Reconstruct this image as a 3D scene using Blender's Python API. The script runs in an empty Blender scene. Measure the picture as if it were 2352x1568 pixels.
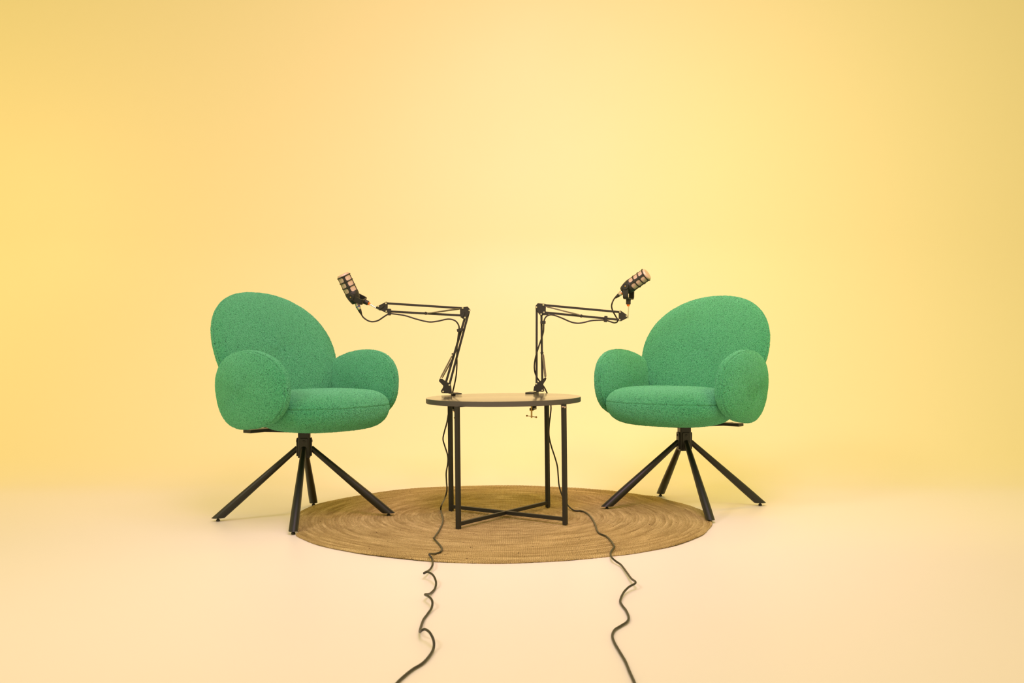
import bpy, math, random
import numpy as np
from mathutils import Vector, Matrix
C = bpy.context.scene.collection
R = math.radians

# ------------------------------------------------------------------ camera
F, HC, CX, YH = 2287.0, 0.689, 1176.0, 784.0       # focal length in px, eye height
cam = bpy.data.objects.new('camera', bpy.data.cameras.new('camera'))
cam.data.sensor_width = 36.0; cam.data.lens = F*36.0/2352.0
cam.data.clip_end = 60
cam.location = (0, 0, HC); cam.rotation_euler = (R(90), 0, 0)
cam.data.dof.use_dof = True; cam.data.dof.focus_distance = 3.85; cam.data.dof.aperture_fstop = 7.0
C.objects.link(cam); bpy.context.scene.camera = cam

# ------------------------------------------------------------------ world, lights, exposure
S = bpy.context.scene
S.view_settings.view_transform = 'Standard'; S.view_settings.look = 'None'
S.view_settings.exposure = 0.0; S.view_settings.gamma = 1.0
S.view_settings.use_curve_mapping = False
w = bpy.data.worlds.new('studio'); S.world = w; w.use_nodes = True
bg = w.node_tree.nodes['Background']
bg.inputs[0].default_value = (1.000, 0.80, 0.335, 1); bg.inputs[1].default_value = 0.84

def area(name, loc, target, size, power, color, size_y=None, spread=None):
    l = bpy.data.lights.new(name, 'AREA'); l.energy = power; l.color = color
    l.shape = 'RECTANGLE'; l.size = size; l.size_y = size_y or size
    if spread: l.spread = R(spread)
    o = bpy.data.objects.new(name, l); C.objects.link(o); o.location = loc
    d = Vector(target) - Vector(loc)
    o.rotation_euler = d.to_track_quat('-Z', 'Y').to_euler()
    return o
area('key_softbox', (-2.9, 0.9, 3.4), (0.0, 3.7, 0.0), 0.9, 9.5, (1.000, 0.84, 0.80), spread=75)
area('overhead_softbox', (0.2, 2.7, 3.1), (0, 3.0, 0), 1.6, 11, (1.000, 0.69, 0.95), 1.6, spread=100)
area('yellow_gel_right', (1.9, 2.2, 2.6), (1.35, 6.0, 0.9), 0.6, 6.5, (0.951, 1.000, 0.12), spread=90)
area('amber_gel_left', (-4.0, 3.2, 2.0), (-3.2, 6.0, 0.9), 0.7, 14, (1.000, 0.66, 0.24), spread=120)
area('yellow_kicker', (1.1, 5.5, 3.0), (0.2, 4.45, 0), 0.5, 2.4, (1.0, 0.56, 0.01), spread=50)
area('wall_softbox', (0.2, 1.6, 3.2), (0.3, 6.1, 1.0), 1.2, 24.5, (1.000, 0.58, 0.78), spread=90)

# ------------------------------------------------------------------ materials
def mat(name, col, rough=.6, metal=0.0, sheen=0.0, spec=.5):
    m = bpy.data.materials.new(name); m.use_nodes = True
    b = m.node_tree.nodes['Principled BSDF']
    b.inputs['Base Color'].default_value = (*col, 1); b.inputs['Roughness'].default_value = rough
    b.inputs['Metallic'].default_value = metal; b.inputs['Specular IOR Level'].default_value = spec
    if sheen: b.inputs['Sheen Weight'].default_value = sheen
    return m
class NT:
    def __init__(s, m): s.t = m.node_tree; s.b = s.t.nodes['Principled BSDF']; s.out = s.t.nodes['Material Output']
    def n(s, typ, **k):
        x = s.t.nodes.new(typ)
        for a, v in k.items(): setattr(x, a, v)
        return x
    def l(s, a, b): s.t.links.new(a, b)
    def math(s, op, a, b=None, c=None):
        x = s.n('ShaderNodeMath', operation=op)
        for i, v in enumerate((a, b, c)):
            if v is None: continue
            if isinstance(v, (int, float)): x.inputs[i].default_value = v
            else: s.l(v, x.inputs[i])
        return x.outputs[0]
    def noise(s, vec, scale, detail=2, rough=.5, dist=0):
        x = s.n('ShaderNodeTexNoise'); s.l(vec, x.inputs['Vector'])
        x.inputs['Scale'].default_value = scale; x.inputs['Detail'].default_value = detail
        x.inputs['Roughness'].default_value = rough; x.inputs['Distortion'].default_value = dist
        return x.outputs['Fac']
    def ramp(s, fac, stops):
        x = s.n('ShaderNodeValToRGB'); s.l(fac, x.inputs[0]); e = x.color_ramp.elements
        e[0].position, e[0].color = stops[0][0], (*stops[0][1], 1)
        e[1].position, e[1].color = stops[-1][0], (*stops[-1][1], 1)
        for p, c in stops[1:-1]:
            q = e.new(p); q.color = (*c, 1)
        return x.outputs[0]
    def bump(s, h, strength, dist):
        x = s.n('ShaderNodeBump'); x.inputs['Strength'].default_value = strength; x.inputs['Distance'].default_value = dist
        s.l(h, x.inputs['Height']); s.l(x.outputs[0], s.b.inputs['Normal'])

def mat_teddy():
    m = mat('green_teddy_fabric', (.06, .40, .20), .95, sheen=1.0, spec=.1); t = NT(m)
    t.b.inputs['Sheen Roughness'].default_value = .45
    t.b.inputs['Sheen Tint'].default_value = (.34, .95, .60, 1)
    co = t.n('ShaderNodeTexCoord').outputs['Object']
    a = t.noise(co, 205, 3, .62, 1.6)
    v = t.n('ShaderNodeTexVoronoi'); v.inputs['Scale'].default_value = 270; t.l(co, v.inputs['Vector'])
    h = t.math('ADD', t.math('MULTIPLY', a, 1.5), t.math('MULTIPLY', v.outputs['Distance'], -.55))
    c = t.ramp(h, [(.20, (.010, .115, .050)), (.42, (.048, .34, .155)), (.66, (.088, .46, .215))])  # hollows between the tufts darkened: shade painted into the colour
    t.l(c, t.b.inputs['Base Color'])
    d = t.n('ShaderNodeDisplacement'); d.inputs['Scale'].default_value = .0046; d.inputs['Midlevel'].default_value = .5
    t.l(h, d.inputs['Height']); t.l(d.outputs[0], t.out.inputs['Displacement'])
    m.displacement_method = 'BOTH'
    return m
def mat_cyc():
    m = mat('studio_paint_gel_tint', (.86, .82, .64), .42, spec=.35); t = NT(m)
    co = t.n('ShaderNodeTexCoord').outputs['Object']
    t.bump(t.noise(co, 3.0, 3), .05, .01)
    r = t.noise(co, 1.3, 4)
    t.l(t.math('MULTIPLY_ADD', r, .15, .36), t.b.inputs['Roughness'])
    # pale floor light and yellow gel light up the cove, painted into the colour
    g = t.n('ShaderNodeNewGeometry'); sp = t.n('ShaderNodeSeparateXYZ'); t.l(g.outputs['Position'], sp.inputs[0])
    yy = t.math('ADD', sp.outputs[1], t.math('MULTIPLY', r, .35))
    mr = t.n('ShaderNodeMapRange', interpolation_type='SMOOTHSTEP'); t.l(yy, mr.inputs['Value'])
    mr.inputs['From Min'].default_value = 4.5; mr.inputs['From Max'].default_value = 5.45
    t.l(t.ramp(mr.outputs[0], [(0, (.86, .82, .76)), (1, (.86, .80, .535))]), t.b.inputs['Base Color'])
    return m
def mat_black(name='black_metal', col=(.0105, .0115, .0085), rough=.42):
    m = mat(name, col, rough, spec=.5); t = NT(m)
    co = t.n('ShaderNodeTexCoord').outputs['Object']
    t.bump(t.noise(co, 700, 2), .15, .0006)
    return m
def mat_top():
    m = mat('grey_wood_laminate', (.06, .05, .04), .34, spec=.75); t = NT(m)
    t.b.inputs['Coat Weight'].default_value = .8; t.b.inputs['Coat Roughness'].default_value = .16
    tc = t.n('ShaderNodeTexCoord').outputs['Object']
    mp = t.n('ShaderNodeMapping'); mp.inputs['Scale'].default_value = (3, 34, 34); t.l(tc, mp.inputs[0])
    n = t.noise(mp.outputs[0], 3, 6, .65, .6)
    t.l(t.ramp(n, [(.3, (.020, .017, .010)), (.52, (.065, .055, .032)), (.7, (.16, .14, .08))]), t.b.inputs['Base Color'])
    t.l(t.math('MULTIPLY_ADD', n, .22, .12), t.b.inputs['Roughness'])
    t.bump(n, .06, .0006)
    return m
def mat_rug():
    m = mat('braided_jute', (.5, .33, .16), .9, spec=.15); t = NT(m)
    tc = t.n('ShaderNodeTexCoord').outputs['Object']
    # irregular rings: warp the coordinates a little
    nz = t.n('ShaderNodeTexNoise'); nz.inputs['Scale'].default_value = 5; t.l(tc, nz.inputs['Vector'])
    mx = t.n('ShaderNodeVectorMath', operation='MULTIPLY_ADD'); t.l(nz.outputs['Color'], mx.inputs[0])
    mx.inputs[1].default_value = (.012, .012, 0); t.l(tc, mx.inputs[2])
    nz2 = t.n('ShaderNodeTexNoise'); nz2.inputs['Scale'].default_value = 70; nz2.inputs['Detail'].default_value = 3; t.l(tc, nz2.inputs['Vector'])
    mx2 = t.n('ShaderNodeVectorMath', operation='MULTIPLY_ADD'); t.l(nz2.outputs['Color'], mx2.inputs[0])
    mx2.inputs[1].default_value = (.007, .007, 0); t.l(mx.outputs[0], mx2.inputs[2])
    sp = t.n('ShaderNodeSeparateXYZ'); t.l(mx2.outputs[0], sp.inputs[0])
    x, y = sp.outputs[0], sp.outputs[1]
    r = t.math('SQRT', t.math('ADD', t.math('MULTIPLY', x, x), t.math('MULTIPLY', y, y)))
    a = t.math('ARCTAN2', y, x)
    W = .0125
    q = t.math('ADD', t.math('DIVIDE', r, W), t.math('DIVIDE', a, 2*math.pi))     # spiral
    idx = t.math('FLOOR', q); fr = t.math('FRACT', q)
    tri = t.math('ABSOLUTE', t.math('SUBTRACT', fr, .5))                          # 0 at the middle of a braid
    ridge = t.math('SUBTRACT', 1.0, t.math('POWER', t.math('MULTIPLY', tri, 2), 3))
    k = t.math('MULTIPLY', t.math('MULTIPLY', idx, 12.0), t.math('DIVIDE', a, 2*math.pi))
    ch = t.math('FRACT', t.math('ADD', k, t.math('MULTIPLY', tri, 1.6)))
    chev = t.math('SUBTRACT', 1.0, t.math('POWER', t.math('ABSOLUTE', t.math('MULTIPLY_ADD', ch, 2, -1)), 2.2))
    fib = t.noise(tc, 330, 4, .78)
    h = t.math('ADD', t.math('MULTIPLY', ridge, .45), t.math('ADD', t.math('MULTIPLY', chev, .5), t.math('MULTIPLY', fib, .7)))
    # colour: each braid a little different, streaks along it, dark flecks
    cv = t.n('ShaderNodeCombineXYZ'); t.l(t.math('MULTIPLY', idx, 7.31), cv.inputs[0]); t.l(t.math('MULTIPLY', a, 1.4), cv.inputs[1])
    streak = t.noise(cv.outputs[0], 1.7, 3, .6)
    mixf = t.math('ADD', t.math('MULTIPLY', streak, .48), t.math('ADD', t.math('MULTIPLY', fib, .52), t.math('MULTIPLY', chev, .11)))  # chevron term paints shade into the gaps between strands
    col = t.ramp(mixf, [(.36, (.12, .080, .028)), (.47, (.33, .235, .090)), (.60, (.52, .39, .170)), (.72, (.77, .62, .31))])
    fl = t.noise(tc, 60, 2, .5)
    fm = t.n('ShaderNodeMix', data_type='RGBA'); t.l(t.ramp(fl, [(.70, (0, 0, 0)), (.78, (1, 1, 1))]), fm.inputs[0])
    t.l(col, fm.inputs[6]); fm.inputs[7].default_value = (.10, .05, .02, 1)
    t.l(fm.outputs[2], t.b.inputs['Base Color'])
    d = t.n('ShaderNodeDisplacement'); d.inputs['Scale'].default_value = .0046; d.inputs['Midlevel'].default_value = 1.1
    t.l(h, d.inputs['Height']); t.l(d.outputs[0], t.out.inputs['Displacement'])
    m.displacement_method = 'BOTH'
    return m
def mat_mesh():
    m = mat('beige_metal_mesh', (.62, .46, .33), .45, metal=.35); t = NT(m)
    co = t.n('ShaderNodeTexCoord').outputs['Object']
    v = t.n('ShaderNodeTexVoronoi'); v.inputs['Scale'].default_value = 650; v.inputs['Randomness'].default_value = .2
    t.l(co, v.inputs['Vector'])
    t.l(t.ramp(v.outputs['Distance'], [(.15, (.24, .17, .12)), (.45, (.72, .55, .42))]), t.b.inputs['Base Color'])
    t.bump(v.outputs['Distance'], .4, .0006)
    return m

CYC = mat_cyc(); TED = mat_teddy(); BLK = mat_black(); BLK2 = mat_black('black_plastic', (.018, .019, .014), .5)
PLATE = mat_black('dark_bracket_steel', (.016, .016, .012), .45)
TOP = mat_top(); EDGE = mat_black('table_edge_band', (.075, .070, .060), .5)
LEGM = mat_black('table_leg_steel', (.016, .0155, .011), .5)
RUGM = mat_rug(); MESH = mat_mesh()
CHROME = mat('chrome', (.85, .80, .72), .18, 1.0); ORANGE = mat('orange_plastic', (.85, .20, .01), .4)
TAPE = mat('worn_tape_scraps', (.42, .33, .22), .6); BLUE = mat('blue_ring', (.01, .05, .45), .4); NICKEL = mat('brushed_nickel', (.75, .68, .58), .3, 1.0)
RUB = mat('black_rubber', (.017, .016, .009), .42); SPRING = mat('dark_spring_steel', (.30, .27, .20), .4, 1.0)
BRASS = mat('brass', (.55, .36, .12), .35, 1.0)

# ------------------------------------------------------------------ mesh helpers
def obj(name, V, Fc, m, parent=None, smooth=True, matrix=None):
    V = np.asarray(V, float)
    me = bpy.data.meshes.new(name); me.from_pydata(V.tolist(), [], Fc); me.update()
    me.materials.append(m)
    if smooth:
        me.polygons.foreach_set('use_smooth', [True]*len(me.polygons))
        try: me.set_sharp_from_angle(angle=R(38))
        except Exception: pass
    o = bpy.data.objects.new(name, me); C.objects.link(o)
    if parent is not None: o.parent = parent
    return o
def fix(o):
    import bmesh
    b = bmesh.new(); b.from_mesh(o.data); bmesh.ops.recalc_face_normals(b, faces=b.faces); b.to_mesh(o.data); b.free(); return o
class MB:
    def __init__(s): s.v = []; s.f = []
    def add(s, V, Fc):
        k = len(s.v); s.v += [tuple(p) for p in V]; s.f += [tuple(i+k for i in f) for f in Fc]; return s
    def build(s, name, m, parent=None, smooth=True): return fix(obj(name, s.v, s.f, m, parent, smooth))
def frame(d, hint=None):
    d = Vector(d).normalized()
    h = Vector(hint) if hint is not None else (Vector((0, 0, 1)) if abs(d.z) < .9 else Vector((1, 0, 0)))
    u = (h - d*h.dot(d)).normalized(); v = d.cross(u)
    return d, u, v
def tube(pts, rad, n=12, cap=True):
    pts = [Vector(p) for p in pts]; N = len(pts)
    rads = rad if isinstance(rad, (list, tuple)) else [rad]*N
    V = []; Fc = []; u = None
    for i, p in enumerate(pts):
        d = (pts[min(i+1, N-1)] - pts[max(i-1, 0)]).normalized()
        if u is None: _, u, v = frame(d)
        else:
            u = (u - d*u.dot(d)).normalized(); v = d.cross(u)
        for k in range(n):
            a = 2*math.pi*k/n; V.append(p + (u*math.cos(a) + v*math.sin(a))*rads[i])
    for i in range(N-1):
        for k in range(n):
            Fc.append((i*n+k, i*n+(k+1) % n, (i+1)*n+(k+1) % n, (i+1)*n+k))
    if cap: Fc += [tuple(range(n))[::-1], tuple((N-1)*n+k for k in range(n))]
    return V, Fc
def smoothpath(P, step=6):
    P = [Vector(p) for p in P]; Q = [2*P[0]-P[1]] + P + [2*P[-1]-P[-2]]; out = []
    for i in range(1, len(Q)-2):
        a, b, c, d = Q[i-1], Q[i], Q[i+1], Q[i+2]
        for k in range(step):
            t = k/step
            out.append(.5*((2*b) + (c-a)*t + (2*a-5*b+4*c-d)*t*t + (-a+3*b-3*c+d)*t**3))
    out.append(P[-1]); return out
def lathe(p0, axis, prof, n=32, hint=None):
    """prof: list of (distance along the axis, radius)"""
    d, u, v = frame(axis, hint); p0 = Vector(p0); V = []; Fc = []
    for (s, r) in prof:
        for k in range(n):
            a = 2*math.pi*k/n; V.append(p0 + d*s + (u*math.cos(a)+v*math.sin(a))*max(r, 1e-5))
    N = len(prof)
    for i in range(N-1):
        for k in range(n): Fc.append((i*n+k, i*n+(k+1) % n, (i+1)*n+(k+1) % n, (i+1)*n+k))
    Fc += [tuple(range(n))[::-1], tuple((N-1)*n+k for k in range(n))]
    return V, Fc
def bar(p, q, w_, h_, hint=(0, 1, 0), ch=.0008):
    """square bar p->q, w_ wide along hint, h_ across, corners eased"""
    d, u, v = frame(Vector(q)-Vector(p), hint); V = []; c = min(ch, w_/4, h_/4)
    sec = [(w_/2-c, h_/2), (w_/2, h_/2-c), (w_/2, -h_/2+c), (w_/2-c, -h_/2), (-w_/2+c, -h_/2), (-w_/2, -h_/2+c), (-w_/2, h_/2-c), (-w_/2+c, h_/2)]
    for e in (Vector(p), Vector(q)):
        for (a, b) in sec: V.append(e + u*a + v*b)
    Fc = [(k, (k+1) % 8, 8+(k+1) % 8, 8+k) for k in range(8)] + [tuple(range(8))[::-1], tuple(range(8, 16))]
    return V, Fc
def prism(poly, off, c=.0006):
    """poly: 3-D points in a plane; off: vector of the thickness; edges eased"""
    P = [Vector(p) for p in poly]; off = Vector(off); n = len(P); m = sum(P, Vector())/n
    V = []
    for (t, s) in ((0, c), (c, 0), (1, 0), (1, c)):
        for p in P:
            q = p + (m-p).normalized()*s
            tt = {0: 0, c: c/off.length, 1: 1}[t]
            V.append(q + off*(tt if s == 0 and t == c else (1-c/off.length if (t == 1 and s == 0) else tt)))
    Fc = [tuple(range(n))[::-1], tuple(range(3*n, 4*n))]
    for i in range(3):
        for k in range(n): Fc.append((i*n+k, i*n+(k+1) % n, (i+1)*n+(k+1) % n, (i+1)*n+k))
    return V, Fc
def box(c, s, M=None):
    V = []
    for x in (-1, 1):
        for y in (-1, 1):
            for z in (-1, 1):
                p = Vector((x*s[0]/2, y*s[1]/2, z*s[2]/2))
                if M is not None: p = M @ p
                V.append(Vector(c)+p)
    return V, [(0, 1, 3, 2), (4, 6, 7, 5), (0, 4, 5, 1), (2, 3, 7, 6), (0, 2, 6, 4), (1, 5, 7, 3)]
def empty(name, loc, rz=0):
    o = bpy.data.objects.new(name, None); C.objects.link(o); o.location = loc; o.rotation_euler = (0, 0, rz)
    o.empty_display_size = .1; return o
def tag(o, label=None, cat=None, group=None, kind=None):
    if label: o['label'] = label
    if cat: o['category'] = cat
    if group: o['group'] = group
    if kind: o['kind'] = kind
    return o
def at(px, py, Y):                 # point at depth Y seen at a pixel of the photograph
    return Vector(((px-CX)*Y/F, Y, HC-(py-YH)*Y/F))
def ground(px, py, z=0.0):         # point at height z seen at a pixel
    Y = F*(HC-z)/(py-YH); return Vector(((px-CX)*Y/F, Y, z))

# ------------------------------------------------------------------ the studio: floor and seamless cove wall
Y0, RAD, HALF = 4.75, 1.35, 6.5
def sheet(prof, name):
    V = []; n = 24
    for (y, z) in prof:
        for i in range(n+1): V.append((-HALF+2*HALF*i/n, y, z))
    Fc = [(j*(n+1)+i, j*(n+1)+i+1, (j+1)*(n+1)+i+1, (j+1)*(n+1)+i) for j in range(len(prof)-1) for i in range(n)]
    return tag(obj(name, V, Fc, CYC), kind='structure')
sheet([(-2.5+(Y0+2.5)*i/8, 0) for i in range(9)], 'floor')
sheet([(Y0+RAD*math.sin(a), RAD*(1-math.cos(a))) for a in [math.pi/2*i/48 for i in range(49)]] + [(Y0+RAD, RAD+.5*i) for i in range(1, 9)], 'wall_back')

# ------------------------------------------------------------------ jute rug
RC = (-.045, 3.907); RT = .009
def rug_r(a):
    r = .812 + .006*math.sin(3*a+1.0) + .004*math.sin(7*a+.4) + .0015*math.sin(23*a)
    d = (a - math.atan2(3.581-RC[1], -.781-RC[0]) + math.pi) % (2*math.pi) - math.pi
    return r - .030*math.exp(-(d/.035)**2)
def rug_wave(x, y):
    X, Y = x+RC[0], y+RC[1]
    ridge = .016*math.exp(-((Y-4.335+.02*math.sin(5*X))/.045)**2)/(1+math.exp((abs(X-.12)-.46)/.05))
    a = math.atan2(y, x); r = math.hypot(x, y)
    lift = .0035*math.exp(-((a+2.05)/.28)**2)*max(0, (r-.70)/.11)**2 + .003*math.exp(-((a+.62)/.2)**2)*max(0, (r-.72)/.09)**2
    return ridge + lift
def make_rug():
    nr, na = 360, 1100; V = []; Fc = []
    radii = [rug_r(2*math.pi*k/na) for k in range(na)]
    for i in range(nr+1):
        for k in range(na):
            a = 2*math.pi*k/na; r = radii[k]*(.002+.998*i/nr)
            x, y = r*math.cos(a), r*math.sin(a)
            e = max(0, (radii[k]-r)); edge = RT*(1-.30*math.exp(-(e/.004)**2))
            V.append((x, y, edge + rug_wave(x, y) + .0010*math.sin(9*a+40*r)*(r/.8)**2))
    base = len(V)
    for i, (f, z) in enumerate(((1.0022, .0045), (1.0026, .0022), (1.0005, .0003))):
        for k in range(na):
            a = 2*math.pi*k/na; x, y = radii[k]*f*math.cos(a), radii[k]*f*math.sin(a); V.append((x, y, z+rug_wave(x, y)*.8))
    for i in range(nr+3):
        for k in range(na): Fc.append((i*na+k, (i+1)*na+k, (i+1)*na+(k+1) % na, i*na+(k+1) % na))
    Fc.append(tuple(range(na)))
    Fc.append(tuple(len(V)-na+k for k in range(na))[::-1])
    o = obj('jute_rug', V, Fc, RUGM); o.location = (RC[0], RC[1], 0)
    o.data.polygons.foreach_set('use_smooth', [True]*len(o.data.polygons))
    return tag(o, 'round tan braided jute rug lying under the black table', 'rug')
make_rug()

# ------------------------------------------------------------------ armchairs
PX = [0.9345, 0.7036, 0.0186, 0.2921, 0.5115, 0.2117, 0.1438, 0.0514, 0.0528, 0.0812, -0.0246, 0.0304, 0.1111, -0.2031, 0.6427, 0.2988, 0.2663, 0.0603, 0.4079, 0.0452, -0.0294, 0.1169, 0.1951, 0.2636, 0.5068, 0.3485]
def sgp(v, p): return np.sign(v)*np.abs(v)**p
def petal(a, b, t, egg, bend, pb=None, nth=420, nph=150, seams=(.50,)):
    """cushion: outline in x,z, thickness in y; grooved seams near the rim; returns vertices, faces"""
    th = np.linspace(0, 2*np.pi, nth, endpoint=False)
    ph = np.linspace(-np.pi/2+.004, np.pi/2-.004, nph)
    TH, P = np.meshgrid(th, ph)
    p = np.where(np.sin(TH) < 0, pb if pb else .95, .95)
    c = np.cos(P)**.8
    x = a*sgp(np.cos(TH), p)*c; z = b*sgp(np.sin(TH), p)*c; y = t*np.sin(P)
    for s in seams:
        g = np.exp(-((P-s)/.040)**2)*.0016
        lip = np.exp(-((P-s+.08)/.05)**2)*.0014 + np.exp(-((P-s-.08)/.05)**2)*.0014
        k = 1-(g-lip)/max(a, b)/1.0
        x = x*k; z = z*k; y = y - np.sign(s)*(g-lip)*.6
    x = x*(1+egg*z/b); y = y + bend*(x/a)**2
    V = np.stack([x.ravel(), y.ravel(), z.ravel()], 1); Fc = []
    for i in range(nph-1):
        r0 = i*nth; r1 = r0+nth
        Fc += [(r0+k, r0+(k+1) % nth, r1+(k+1) % nth, r1+k) for k in range(nth)]
    Fc += [tuple(range(nth))[::-1], tuple((nph-1)*nth+k for k in range(nth))]
    return V, Fc
def flip(Fc): return [f[::-1] for f in Fc]
def make_arm(side, parent):
    cf, cl, cz, a, b, t, yaw, lean, bend, egg, pit = PX[2:13]
    q, Fc = petal(a, b, t, egg, bend, pb=.78, seams=(.24, -.24))
    x = q[:, 0]*np.cos(pit)-q[:, 2]*np.sin(pit); z = q[:, 0]*np.sin(pit)+q[:, 2]*np.cos(pit); y = q[:, 1]
    y2 = y*np.cos(lean)+z*np.sin(lean); z2 = -y*np.sin(lean)+z*np.cos(lean)
    f = x*np.cos(yaw)-y2*np.sin(yaw); l = x*np.sin(yaw)+y2*np.cos(yaw)
    # chair frame: forward = -Y, its left side = +X
    V = np.stack([side*(cl+l), -(cf+f), cz+z2], 1)
    return fix(obj('armrest', V, Fc, TED, parent))
def make_back(parent):
    cf, cz, a, b, t, rec, bend, egg = PX[13:21]
    q, Fc = petal(a, b, t, egg, bend, seams=(.15,), nth=560, nph=200)
    l = q[:, 0]; y = q[:, 1]; z = q[:, 2]
    f = y*np.cos(rec)-z*np.sin(rec); zz = y*np.sin(rec)+z*np.cos(rec)
    return fix(obj('backrest', np.stack([l, -(cf+f), cz+zz], 1), Fc, TED, parent))
def make_seat(parent):
    cf, a, b, zt, zb = PX[21:26]
    prof = [(0.004, 1.0), (.25, .998), (.5, .985), (.7, .955), (.82, .905), (.90, .84), (.955, .76), (.985, .68), (.996, .63),
            (.9905, .600), (.999, .570), (1.0, .50), (.985, .40), (.95, .29), (.89, .185), (.80, .10), (.66, .04), (.45, .008), (.2, 0), (.004, 0)]
    # dense resample
    pr = [Vector((r, h, 0)) for r, h in prof]; pr = smoothpath(pr, 9)
    nth = 520; V = []; Fc = []
    th = np.linspace(0, 2*np.pi, nth, endpoint=False)
    for p in pr:
        # the seat runs back under the backrest, so the outline reaches farther to the rear
        ar = np.where(np.cos(th) > 0, a, a+.02)
        x = b*sgp(np.sin(th), .82)*p.x; f = ar*sgp(np.cos(th), .82)*p.x
        h = zb + (zt-zb)*p.y
        for k in range(nth): V.append((x[k], -(cf+f[k]), h + .012*(p.x*0)))
    n = len(pr)
    for i in range(n-1):
        Fc += [(i*nth+k, i*nth+(k+1) % nth, (i+1)*nth+(k+1) % nth, (i+1)*nth+k) for k in range(nth)]
    Fc += [tuple(range(nth))[::-1], tuple((n-1)*nth+k for k in range(nth))]
    return fix(obj('seat', V, Fc, TED, parent))
def leg_mesh(ang, base_z, LEGR, foot_ang):
    d = Vector((math.cos(ang), math.sin(ang), 0))
    p0 = d*.026 + Vector((0, 0, .275)); p1 = Vector((math.cos(foot_ang), math.sin(foot_ang), 0))*LEGR + Vector((0, 0, .0125+base_z))
    ax = (p1-p0).normalized(); u = Vector((0, 0, 1)) - ax*ax.z; u.normalize(); v = ax.cross(u)
    n = 24; V = []; Fc = []; N = 8
    for i in range(N+1):
        t = i/N; r = .0105 + .0062*min(1, t*1.25)
        for k in range(n):
            a = 2*math.pi*k/n; q = p0 + (p1-p0)*t + (u*math.cos(a)+v*math.sin(a))*r
            if i == N: q = q + ax*((p1.z-q.z)/ax.z)        # foot cut level with the floor
            V.append(q)
    for i in range(N):
        for k in range(n): Fc.append((i*n+k, i*n+(k+1) % n, (i+1)*n+(k+1) % n, (i+1)*n+k))
    Fc += [tuple(range(n))[::-1], tuple(N*n+k for k in range(n))]
    return V, Fc, p1, d
def chair_parts(root, yaw, rot, feet_z):
    """yaw: direction the seat faces; rot: turn of the four-legged base, both about the column"""
    def turned(o, a): o.rotation_euler = (0, 0, a); return o
    if 'proto' not in globals():
        globals()['proto'] = [make_arm(1, root), make_arm(-1, root), make_back(root), make_seat(root)]
        m = MB()
        m.add(*bar((-.225, .065, .3515), (.225, .065, .3515), .042, .012, (0, 1, 0)))
        m.add(*bar((0, -.10, .346), (0, .20, .346), .07, .014, (1, 0, 0)))
        for s in (-1, 1): m.add(*bar((s*.05, .0, .345), (s*.17, .10, .351), .03, .012, (0, 1, 0)))
        proto.append(m.build('seat_bracket', BLK, root))
        parts_ = proto
    else:
        parts_ = []
        for p in proto:
            c = p.copy(); C.objects.link(c); c.parent = root; parts_.append(c)
    for p in parts_: turned(p, yaw)
    col = MB(); s = .0235; Mz = Matrix.Rotation(rot, 3, 'Z')
    col.add(*bar((0, 0, .238), (0, 0, .353), .046, .046, Mz @ Vector((1, 0, 0)), .004))
    column = col.build('column', BLK, root)
    for k, (z, fr, fa) in enumerate(feet_z):
        ang = rot + k*math.pi/2
        d = Vector((math.cos(ang), math.sin(ang), 0)); t = Vector((-d.y, d.x, 0))
        poly = [d*.0232 + t*a + Vector((0, 0, b)) for a, b in ((-.0155, .250), (-.013, .244), (.013, .244), (.0155, .250), (.0155, .308), (.013, .314), (-.013, .314), (-.0155, .308))]
        MB().add(*prism(poly, d*.006, .0012)).build('leg_plate', PLATE, column)
        MB().add(*lathe(d*.029+Vector((0, 0, .302)), d, [(0, .0055), (.0015, .0055), (.0022, .0045), (.0022, .0026), (.0010, .0024), (.0010, 0)], 16)).build('screw', PLATE, column)
        V, Fc, p1, dd = leg_mesh(ang, z, fr, R(fa))
        lg = MB().add(V, Fc).build('leg', BLK, root)
        MB().add(*lathe((p1.x, p1.y, z), (0, 0, 1), [(0, .0065), (.001, .0075), (.006, .0075), (.008, .0045), (.015, .0045)], 16)).build('foot_pad', RUB, lg)

def chair(loc, yaw, rot, label, feet_z):
    root = empty('armchair', (loc[0], loc[1], 0))
    tag(root, label, 'armchair', 'green armchairs either side of the table')
    chair_parts(root, yaw, R(rot), feet_z)
RZ = .0075
# legs in order: right, back, left, front
chair((-.809, 3.879), PX[0], 7.5, 'green teddy fabric armchair standing left of the black table, turned to the right', ((RZ, .327, 2), (0, .303, 94.6), (0, .324, 190.8), (0, .319, 274.8)))
chair((.714, 4.128), -PX[1], 8.5, 'green teddy fabric armchair standing right of the black table, turned to the left', ((0, .332, 9), (0, .312, 99.7), (RZ, .338, 194), (0, .339, 276.9)))

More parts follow.
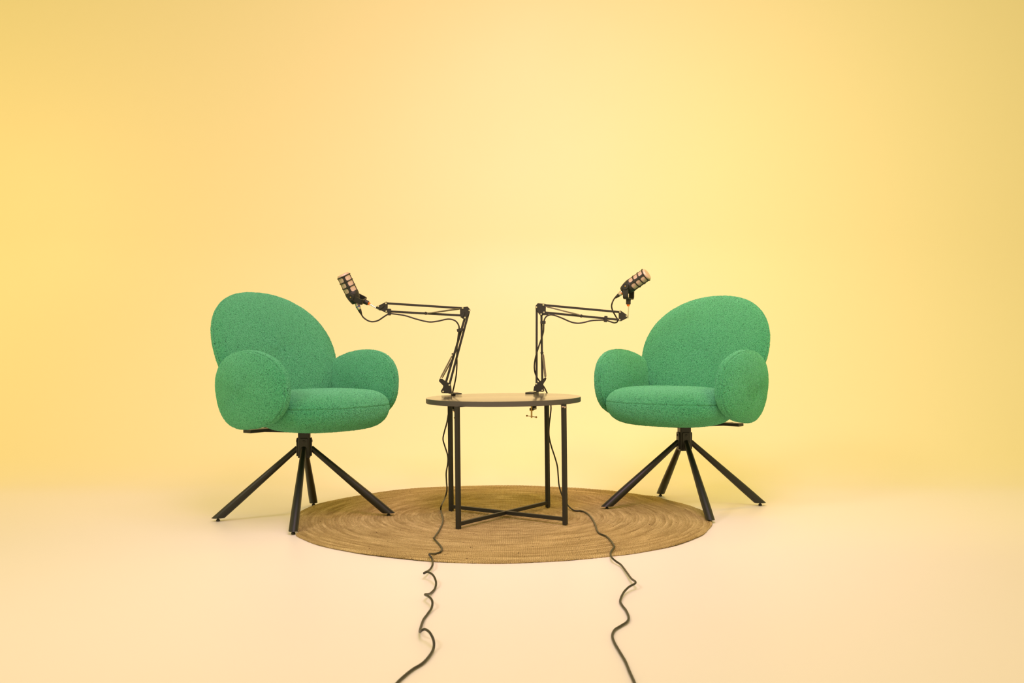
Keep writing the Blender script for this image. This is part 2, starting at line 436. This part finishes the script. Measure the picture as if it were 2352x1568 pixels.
# ------------------------------------------------------------------ round table
TC = Vector((-.0285, 3.891, RT)); TR = .302; TZ = .4724
def make_table():
    root = empty('coffee_table', TC); root.rotation_euler = (0, R(-.65), 0)
    tag(root, 'round black table with dark wood top and crossed leg bars on the rug', 'table')
    zt = TZ-RT; zb = zt-.0195
    MB().add(*lathe((0, 0, zt-.0012), (0, 0, 1), [(0, TR-.0004), (.0010, TR-.0006), (.0012, TR-.0016)], 160)).build('tabletop', TOP, root)
    MB().add(*lathe((0, 0, zb), (0, 0, 1), [(0, TR-.002), (.001, TR), (zt-zb-.0013, TR)], 160)).build('edge_band', EDGE, root)
    feet = [ground(1053, 1214.5, RT), ground(1036.5, 1173, RT), ground(1258.3, 1166, RT), ground(1298, 1206, RT)]
    for k, p in enumerate(feet):
        q = p - TC; q.z = 0; feet[k] = q
    ct = sum(feet, Vector())/4
    for q in feet:
        d = (q-ct).normalized()
        lg = MB().add(*bar((q.x, q.y, .001), (q.x, q.y, zb+.0022), .0158, .0158, d, .0014)).build('leg', LEGM, root)
        MB().add(*box((q.x, q.y, .0012), (.0135, .0135, .0024), Matrix.Rotation(math.atan2(d.y, d.x), 3, 'Z'))).build('foot_cap', RUB, lg)
        MB().add(*box((q.x-d.x*.028, q.y-d.y*.028, zb-.0005), (.05, .016, .001), Matrix.Rotation(math.atan2(d.y, d.x), 3, 'Z'))).build('mounting_plate', LEGM, lg)
    for i, (a, b) in enumerate(((0, 2), (1, 3))):
        A, B = feet[a], feet[b]; d = (B-A).normalized()
        h = .020 + .0004*i
        MB().add(*bar((A.x+d.x*.006, A.y+d.y*.006, h), (B.x-d.x*.006, B.y-d.y*.006, h), .0135, .0125, (0, 0, 1), .0008)).build('cross_bar', LEGM, root)
    q = feet[3]
    MB().add(*box((q.x-.004, q.y-.0095, zb-.007), (.008, .0015, .005))).add(*box((q.x+.004, q.y-.0095, zb-.009), (.006, .0015, .006))).build('worn_tape', TAPE, root)
make_table()

# ------------------------------------------------------------------ boom arms
def screw(p, parent, r=.0042):
    MB().add(*lathe(p, (0, -1, 0), [(0, r), (.0012, r), (.0024, r*.75), (.0026, r*.4), (.0018, r*.35), (.0018, 0)], 16)).build('screw', CHROME, parent)
def spring(p, q, r, parent, wire=.0007, turns=70):
    p, q = Vector(p), Vector(q); d, u, v = frame(q-p); L = (q-p).length; pts = []
    n = turns*8
    for i in range(n+1):
        t = i/n; a = 2*math.pi*turns*t; rr = r*min(1, 12*t+.2, 12*(1-t)+.2)
        pts.append(p + d*L*t + (u*math.cos(a)+v*math.sin(a))*rr)
    MB().add(*tube(pts, wire, 5)).build('spring', SPRING, parent)
def boom(Y, label, bars_up, bars_low, elbow, endp, base, screws, springs, collars, wing, ties, rod, clamp_E, clamp_n, plate_len, pin, bar_dir):
    root = empty('boom_arm', (clamp_E.x, clamp_E.y, TZ)); o0 = Vector(root.location)
    tag(root, label, 'microphone arm', 'boom arms clamped to the table')
    L = lambda px, py, dy=0: at(px, py, Y+dy) - o0
    for (a, b) in bars_up: MB().add(*bar(L(*a), L(*b), .0085, .0090, (0, 1, 0), .0012)).build('upper_bar', BLK2, root)
    for (a, b) in bars_low: MB().add(*bar(L(*a), L(*b), .0085, .0090, (0, 1, 0), .0012)).build('lower_bar', BLK2, root)
    pl = []
    for nm, poly in (('elbow_bracket', elbow), ('end_bracket', endp), ('base_bracket', base)):
        m = MB()
        for dy in (-.0085, .0065): m.add(*prism([L(x, y, dy) for x, y in poly], (0, .0020, 0), .0004))
        pl.append(m.build(nm, PLATE, root))
    for i, x, y in screws: screw(L(x, y, -.0085), pl[i])
    for (a, b, dy) in springs: spring(L(*a, dy), L(*b, dy), .0026, root)
    for (x, y, dx, dy_) in collars:
        d = Vector((dx, 0, -dy_)).normalized(); c = L(x, y)
        MB().add(*bar(c-d*.003, c+d*.003, .024, .0125, (0, 1, 0))).build('spring_collar', PLATE, root)
    for (cx_, cy_, dx, dy_) in wing:
        d = Vector((dx, 0, -dy_)).normalized(); c = L(cx_, cy_, -.013); n = Vector((-d.z, 0, d.x))
        poly = [c-d*.014-n*.003, c-d*.004-n*.006, c+d*.012+n*.001, c+d*.015+n*.005, c+d*.004+n*.006, c-d*.010+n*.003]
        k = MB(); k.add(*prism(poly, (0, .004, 0), .001)); k.add(*lathe(c+Vector((0, .002, 0)), (0, 1, 0), [(0, .0035), (.007, .0035)], 16)); k.build('wing_knob', BLK2, root)
    for (x, y, dx, dy_, wd, hh) in ties:
        d = Vector((dx, 0, -dy_)).normalized(); c = L(x, y, -.003); n = Vector((-d.z, 0, d.x))
        poly = [c+d*a*wd/2+n*b*hh/2 for a, b in ((-1, -.8), (-.8, -1), (.8, -1), (1, -.8), (1, .8), (.8, 1), (-.8, 1), (-1, .8))]
        poly = [p - Vector((0, .015, 0)) for p in poly]
        MB().add(*prism(poly, (0, .026, 0), .001)).build('cable_tie', BLK2, root)
    (r0, r1) = rod
    MB().add(*tube([L(*r0), L(*r1)], .0022, 14)).build('mounting_rod', CHROME, root)
    # clamp on the table edge
    E = clamp_E - o0; n = Vector(clamp_n).normalized(); t = Vector((-n.y, n.x, 0))
    zt, zb = 0.0, -.0205
    def slab(f0, f1, hw, z0, z1): return prism([E+n*f0+t*-hw+Vector((0, 0, z0)), E+n*f1+t*-hw+Vector((0, 0, z0)), E+n*f1+t*hw+Vector((0, 0, z0)), E+n*f0+t*hw+Vector((0, 0, z0))], (0, 0, z1-z0), .0008)
    m = MB(); m.add(*slab(-plate_len, .014, .019, .0008, .0062)); m.add(*slab(.006, .014, .009, -.068, .0062)); m.add(*slab(-.030, .014, .009, -.068, -.060))
    m.build('clamp', BLK, root)
    P = L(*pin); base_top = P.z
    MB().add(*lathe((P.x, P.y, .006), (0, 0, 1), [(0, .0085), (.003, .0085), (.0035, .0045), (base_top-.006+.004, .0045)], 20)).build('swivel_pin', BLK, root)
    sc = E - n*.030
    h = MB().add(*lathe((sc.x, sc.y, -.101), (0, 0, 1), [(0, .0033), (.0755, .0033), (.0755, .008), (.0790, .008)], 16)).build('clamp_screw', BRASS, root)
    hb = Vector((sc.x, sc.y, -.095)); dv = Vector(bar_dir).normalized()
    m = MB(); m.add(*tube([hb-dv*.020, hb+dv*.020], .0014, 10))
    for s in (-1, 1): m.add(*lathe(hb+dv*(s*.020)-dv*.0042, dv, [(0, .0005), (.0012, .0029), (.0042, .0042), (.0072, .0029), (.0084, .0005)], 14))
    m.build('tommy_bar', BRASS, h)
    MB().add(*lathe((sc.x, sc.y, -.0722), (0, 0, 1), [(0, .0085), (.0040, .0085)], 6)).build('nut', BRASS, h)
    return root

TCw = Vector((-.0285, 3.891, 0))
def rim(deg): a = R(deg); return Vector((TCw.x+TR*math.cos(a), TCw.y+TR*math.sin(a), TZ)), (math.cos(a), math.sin(a), 0)
EL, NL = rim(134.5); ER, NR = rim(66.8)
YL, YR = EL.y+.008, ER.y+.010
boom(YL, 'left black spring boom arm reaching towards the left armchair', 
     [((886.5, 696.3), (1062.5, 707.6)), ((887.4, 714.6), (1060, 724.2))],
     [((1077.5, 714), (1032.1, 884)), ((1067.8, 729.8), (1018, 899))],
     [(1058.2, 705.7), (1073.9, 703.7), (1080.9, 711.5), (1078.5, 718), (1068, 733.5), (1062, 731.5), (1056.5, 725), (1056.5, 709)],
     [(883.7, 694.4), (886.8, 692.4), (890.6, 694.2), (890.3, 717.3), (887.2, 718.4), (863.3, 707.4), (863.3, 704.6)],
     [(1035.5, 880.7), (1038, 900.6), (1031.3, 903), (1014.7, 902.4), (1012.2, 898), (1017.2, 889.8), (1018, 885.6), (1008, 875), (1009.8, 869), (1016.4, 870), (1026.3, 877.3)],
     [(0, 1062.6, 707.4), (0, 1077.8, 712.9), (0, 1067.8, 729.2), (1, 886.6, 696.4), (1, 887.4, 714.6), (1, 868.8, 703.3), (2, 1032.2, 884.2), (2, 1018, 899.1)],
     [((1011.5, 868), (1039, 815.5), -.010), ((1015.5, 868), (1043, 817), .010), ((981, 719.6), (1059, 707.5), -.009), ((981, 719.6), (1059, 709), .009)],
     [(1041, 813, -.27, .96), (978, 719.3, 1, .055)],
     [(875, 706, 1, -.2), (1063, 723.5, .75, -.65)],
     [(894.5, 716.5, 1, .05, .0125, .027), (1057, 757.5, -.25, -1, .013, .026)],
     ((874, 713), (843, 695)), EL, (-.3, .95, 0), .058, (1027.5, 897), (.12, 1, -.05))
boom(YR, 'right black spring boom arm reaching towards the right armchair',
     [((1248, 700.3), (1424, 716.6)), ((1249.5, 717.2), (1423.6, 734.3))],
     [((1232.8, 705.5), (1232.4, 882)), ((1243.6, 721.5), (1245.8, 896.7))],
     [(1230.2, 701.9), (1235, 696), (1253, 697.6), (1253.8, 705), (1253.6, 721), (1246.7, 724.6), (1243, 725.8), (1240.3, 723.7), (1235.5, 717.3), (1229.1, 706.1)],
     [(1421, 716.8), (1423.6, 713), (1426.8, 713.6), (1439.6, 722.6), (1441.2, 730), (1426.8, 737.3), (1422.6, 737.5), (1421, 733.8)],
     [(1230.2, 879.9), (1228.3, 886.8), (1226.6, 886.8), (1225, 897.5), (1232.8, 897.9), (1247.4, 900.2), (1250.4, 896.7), (1249.3, 891.4), (1247.5, 883), (1249.8, 878.6), (1253.9, 872.6), (1255.2, 867.9), (1252.7, 866.1), (1238.2, 876.7), (1234, 877)],
     [(0, 1231.9, 705.3), (0, 1248, 700.1), (0, 1249.4, 717.1), (0, 1243, 721.3), (1, 1424, 716.6), (1, 1423.4, 734.3), (1, 1439, 725.8), (2, 1232, 881.3), (2, 1245.4, 896.7)],
     [((1252, 867), (1245.5, 812), -.010), ((1254, 866), (1248, 813), .010), ((1252, 703), (1334, 724.5), -.009), ((1252, 703.5), (1334, 723.5), .009)],
     [(1244.8, 810, 0, 1), (1335, 725.5, 1, .1)],
     [(1253, 721.5, 1, .4)],
     [(1391, 732.5, 1, .1, .0125, .026), (1247, 740.2, 0, 1, .013, .022)],
     ((1442.6, 731), (1444, 700)), ER, (.3, .95, 0), .058, (1236, 895), (1, -.25, -.13))

# ------------------------------------------------------------------ microphones
def microphone(front, axis, rod_dir, Lsock, label, rib):
    rib = Vector(rib)
    """front: centre of the front grille; axis: from rear to front; rod_dir: from the mount up into the yoke"""
    a = Vector(axis).normalized(); rear = -a; rd = Vector(rod_dir).normalized()
    piv = a.cross(rd).normalized()
    if piv.y > 0: piv = -piv
    front = Vector(front); o0 = front + rear*.098
    root = empty('microphone', o0); tag(root, label, 'microphone', 'studio microphones on boom arms')
    f = front - o0; rr = .0252
    g = MB().add(*lathe(f, rear, [(-.0012, 0), (-.0010, .012), (-.0004, .0215), (.0008, .0240), (.0030, rr), (.0085, rr+.0004), (.082, rr)], 48)).build('grille', MESH, root)
    cage = MB()
    for s in (.0095, .0335, .0575):
        cage.add(*lathe(f+rear*(s-.0022), rear, [(0, rr-.001), (0, rr+.0036), (.0008, rr+.0044), (.0034, rr+.0044), (.0042, rr+.0036), (.0042, rr-.001)], 48))
    # four broad ribs following the round body
    for k in range(4):
        th = k*math.pi/2; V = []; Fc = []; nn = 8
        u = (rib - rear*rib.dot(rear)).normalized(); v = rear.cross(u)
        segs = 30
        for i in range(segs+1):
            s = .009+.076*i/segs
            ph = (s-.0095) % .024; e = min(ph, .024-ph); wdt = .19 + .24*math.exp(-(e/.0036)**2)
            for j in range(nn+1):
                an = th-wdt+2*wdt*j/nn; r2 = rr+.0022
                V.append(f+rear*s+(u*math.cos(an)+v*math.sin(an))*r2)
        base = len(V)
        for i in range(segs+1):
            s = .009+.076*i/segs
            ph = (s-.0095) % .024; e = min(ph, .024-ph); wdt = .19 + .24*math.exp(-(e/.0036)**2)
            for j in range(nn+1):
                an = th-wdt+2*wdt*j/nn; V.append(f+rear*s+(u*math.cos(an)+v*math.sin(an))*(rr-.0012))
        W_ = nn+1
        for i in range(segs):
            for j in range(nn):
                q = i*W_+j; Fc.append((q, q+1, q+W_+1, q+W_)); Fc.append((base+q, base+q+W_, base+q+W_+1, base+q+1))
            for j in (0, nn):
                q = i*W_+j; Fc.append((q, q+W_, base+q+W_, base+q))
        for i in (0, segs):
            for j in range(nn): q = i*W_+j; Fc.append((q, q+1, base+q+1, base+q))
        cage.add(V, Fc)
    cage.build('cage', BLK2, root)
    MB().add(*lathe(f, rear, [(.080, rr-.001), (.080, rr+.002), (.082, rr+.003), (.094, rr+.003), (.0945, rr+.0022), (.108, rr), (.124, .0205), (.130, .0175), (.131, 0)], 48)).build('body', BLK2, root)
    P = Vector()                                     # pivot sits at the origin of the thing
    R_, W2 = .0335, .0115
    q = rd.cross(piv)
    yk = MB(); pts = []
    for s in (-1, 1):
        pass
    path = [piv*R_ + rd*.004, piv*R_ - rd*.010, piv*R_ - rd*.024] + \
           [piv*(R_-.010+.010*math.cos(b)) - rd*(.040+.010*math.sin(b)) for b in [math.pi/2*i/5 for i in range(6)]] + \
           [-piv*(R_-.010+.010*math.cos(b)) - rd*(.040+.010*math.sin(b)) for b in [math.pi/2*(5-i)/5 for i in range(6)]] + \
           [-piv*R_ - rd*.024, -piv*R_ - rd*.010, -piv*R_ + rd*.004]
    V = []; Fc = []; N = len(path); th = .0026
    for i, p in enumerate(path):
        d = (path[min(i+1, N-1)]-path[max(i-1, 0)]).normalized(); nrm = d.cross(q).normalized()
        hw = .0112 if 0 < i < N-1 else .006
        for (x, y) in ((-hw, -th), (hw, -th), (hw, th), (-hw, th)): V.append(p+q*x+nrm*y)
    for i in range(N-1):
        for k in range(4): Fc.append((i*4+k, i*4+(k+1) % 4, (i+1)*4+(k+1) % 4, (i+1)*4+k))
    Fc += [(3, 2, 1, 0), tuple((N-1)*4+k for k in range(4))]
    yk.add(V, Fc)
    yoke = yk.build('yoke', BLK2, root)
    for s in (1, -1):
        kb = MB().add(*lathe(piv*s*(R_-.006), piv*s, [(0, .006), (.004, .006), (.0045, .0135), (.013, .0135), (.0138, .0128), (.0138, .009), (.0130, .0085), (.0130, 0)], 32)).build('knob', BLK2, yoke)
        MB().add(*lathe(piv*s*(R_+.0065), piv*s, [(0, .0028), (.0018, .0028), (.0022, .002)], 14)).build('knob_pin', BRASS, yoke)
    b0 = -rd*.050
    sock = MB().add(*lathe(b0, -rd, [(0, .0085), (.002, .0105), (.006, .0108), (.006, .0100), (Lsock, .0100), (Lsock+.001, .009)], 28)).build('thread_socket', BLK2, root)
    MB().add(*lathe(b0-rd*(Lsock+.001), -rd, [(0, .0070), (.0035, .0072), (.0038, .0058), (.0085, .0052)], 6)).build('thread_adapter', ORANGE, root)
    return root, o0
# left: front grille and axis
aL = Vector((-.41, -.15, .90)).normalized(); rL = Vector((-.90, 0, .45))
fL = at(787.3, 629.5, YL-.012)
micL, oL_ = microphone(fL, aL, rL, .019, 'left microphone with beige grille, pointing up and slightly left', (.02, -1, 0))
aR = Vector((.745, -.39, .534)).normalized(); rR_ = Vector((.03, 0, 1))
oR_t = at(1444.3, 658.6, YR); piv_R = (-.30, -.93, .1)
micR, oR_ = microphone(oR_t + aR*.098, aR, rR_, .022, 'right microphone with beige grille, pointing up and right', piv_R)

# ------------------------------------------------------------------ cables
def cable(label, conn_p, conn_d, ring, pts, name='microphone_cable', r=.0031):
    p = Vector(conn_p); d = Vector(conn_d).normalized()
    root = empty(name, p); tag(root, label, 'cable', 'microphone cables')
    pts = [Vector(q)-p for q in pts]
    plug = MB().add(*lathe((0, 0, 0), d, [(-.004, .0085), (0, .0092), (.010, .0092), (.0105, .0097), (.022, .0097), (.030, .0088), (.033, .0066)], 28)).build('plug', NICKEL, root)
    MB().add(*lathe(d*.0175, d, [(0, .0100), (.0002, .0102), (.0030, .0102), (.0032, .0100)], 28)).build('colour_ring', ring, plug)
    MB().add(*lathe(d*.032, d, [(0, .0078), (.004, .0072), (.016, .0048), (.020, .0040)], 20)).build('strain_relief', RUB, plug)
    path = smoothpath([d*.050, d*.056] + pts, 7)
    MB().add(*tube(path, r, 12)).build('cord', RUB, root)
    return root
def A(lst, Y): return [at(x, y, Y+dy) for (x, y, dy) in lst]
G = lambda lst, z0=0: [ground(x, y, z) for x, y, z in lst]
rear_L = fL - aL*.129; 
dL = Vector((.40, 0, -.92))
cL = lambda x, y: (880+x/4.26, 1200+y/4.26)
def g4(x, y, z): px, py = cL(x, y); return (px, py, z)
rz = RT+.0042
left_air = [(835, 729, -.006), (845, 736, -.010), (856, 738.6, -.012), (869, 735.5, -.012), (882, 727, -.012), (894, 720.3, -.010), (905, 720.8, -.010), (930, 724.5, -.010),
            (958, 733, -.010), (985, 739, -.012), (1005, 737.4, -.012), (1024, 733.2, -.012), (1036, 733, -.012), (1047, 737.5, -.012), (1053.5, 747, -.012), (1054.3, 757, -.013),
            (1052, 775, -.013), (1050, 795, -.014), (1049.3, 815, -.014), (1049.5, 835, -.014), (1048, 860, -.010), (1044, 882, .005), (1040.5, 897, .016),
            (1037, 915, .030), (1032.5, 935, .034), (1029, 955, .034), (1026, 972, .03), (1021, 990, .03), (1017.5, 1008, .03), (1022, 1025, .03), (1028, 1045, .03),
            (1028.5, 1063, .02), (1025, 1085, .0), (1025.5, 1105, -.01), (1026.5, 1125, -.01), (1022, 1143, -.02)]
left_floor = [(1014, 1160, .035), (1012.5, 1172, rz), (1016, 1186, rz), (1017, 1198, rz), (1010, 1215, rz), (998.5, 1232.5, rz+.004), (996.5, 1236, rz+.004), (1004, 1244.5, rz), (1014.2, 1257, rz), (1013, 1266, rz), (1001, 1271, rz), (987.5, 1271.5, rz+.010),
              (986.8, 1274.5, rz+.008), (992.5, 1283, rz), (993.8, 1296, rz), (987, 1308, .009), (975.5, 1314.5, .018), (974.5, 1316, .018), (983, 1313.5, .022), (995, 1321, .022), (1001.5, 1337, .012), (998.5, 1352, .004), (988, 1362.5, .006), (977.5, 1364.3, .016), (977, 1366, .017),
              (984, 1369, .02), (992.5, 1379, .018), (991.5, 1395, .008), (981, 1411, .004), (972.5, 1423, .004), (966, 1442, .006), (964.5, 1450.5, .010), (969, 1447, .022), (977, 1445, .027), (988, 1453.5, .026), (996.2, 1472, .016), (995, 1491, .006), (983, 1510, .0045), (969, 1524, .004), (949, 1536, .004), (930, 1551, .004), (912, 1568, .004), (893, 1592, .004), (880, 1640, .004)]
cable('black microphone cable from the left microphone, coiling across rug and floor', rear_L + Vector((0, 0, 0)), dL, BLUE, A(left_air, YL) + G(left_floor))
rear_R = oR_t - aR*.0245 + Vector((.003, 0, 0))
dR = Vector((-.77, .15, -.62))
right_air = [(1407.5, 692, .004), (1405, 700, .006), (1405.3, 707, .008), (1408.5, 716, .010), (1413, 724, .010), (1418, 733, .008), (1418, 738.5, -.002), (1411.5, 741, -.012), (1402, 738.5, -.012), (1391, 735.2, -.011), (1376, 735, -.011), (1358, 736.2, -.012),
             (1342, 740, -.012), (1327, 742, -.012), (1311, 739, -.012), (1290, 730, -.012), (1273, 723.8, -.012), (1262, 723, -.012), (1253.5, 728, -.012), (1249.6, 737, -.012), (1248.8, 748, -.013), (1248, 762, -.013), (1243.5, 778, -.013), (1236, 800, -.013), (1229.5, 823, -.013),
             (1227.3, 842, -.010), (1229.3, 857, .002), (1235, 869, .015), (1243, 880, .018), (1250.5, 890, .018), (1256, 901, .018), (1263, 915, .022), (1265.5, 935, .024), (1264, 955, .022), (1261.5, 975, .02), (1261, 1000, .01), (1266.5, 1025, .0), (1274, 1048, -.01),
             (1280, 1070, -.02), (1282.3, 1095, -.04), (1284.3, 1115, -.06), (1291, 1137, -.08)]
right_floor = [(1301, 1155, .032), (1310, 1166, rz+.006), (1320, 1172.3, rz), (1334, 1173, rz), (1347, 1177.5, rz), (1358, 1188, rz), (1367, 1204, rz), (1371.5, 1218, rz), (1378.5, 1225.5, rz), (1392, 1231, rz), (1402.5, 1241, rz), (1410, 1252.5, rz+.003), (1411, 1256, rz+.003), (1404.5, 1265, rz+.002), (1402.5, 1273, rz), (1406.5, 1281.5, rz),
               (1416, 1289.5, .010), (1427, 1297.5, .008), (1440, 1315, .009), (1450, 1328.5, .013), (1459, 1335, .017), (1458, 1340, .016), (1444, 1348, .013), (1432, 1361, .008), (1424.5, 1379, .0045), (1429, 1390, .004), (1437.5, 1401, .004), (1444, 1417, .005), (1440, 1427.5, .005), (1426, 1437, .004), (1412, 1446, .004), (1406.5, 1459, .004), (1411, 1475, .004), (1423, 1496, .004), (1436, 1518, .004), (1446, 1542, .004), (1457.5, 1568, .004), (1468, 1600, .004), (1478, 1640, .004)]
cable('black microphone cable from the right microphone, winding across rug and floor', rear_R, dR, ORANGE, A(right_air, YR) + G(right_floor))
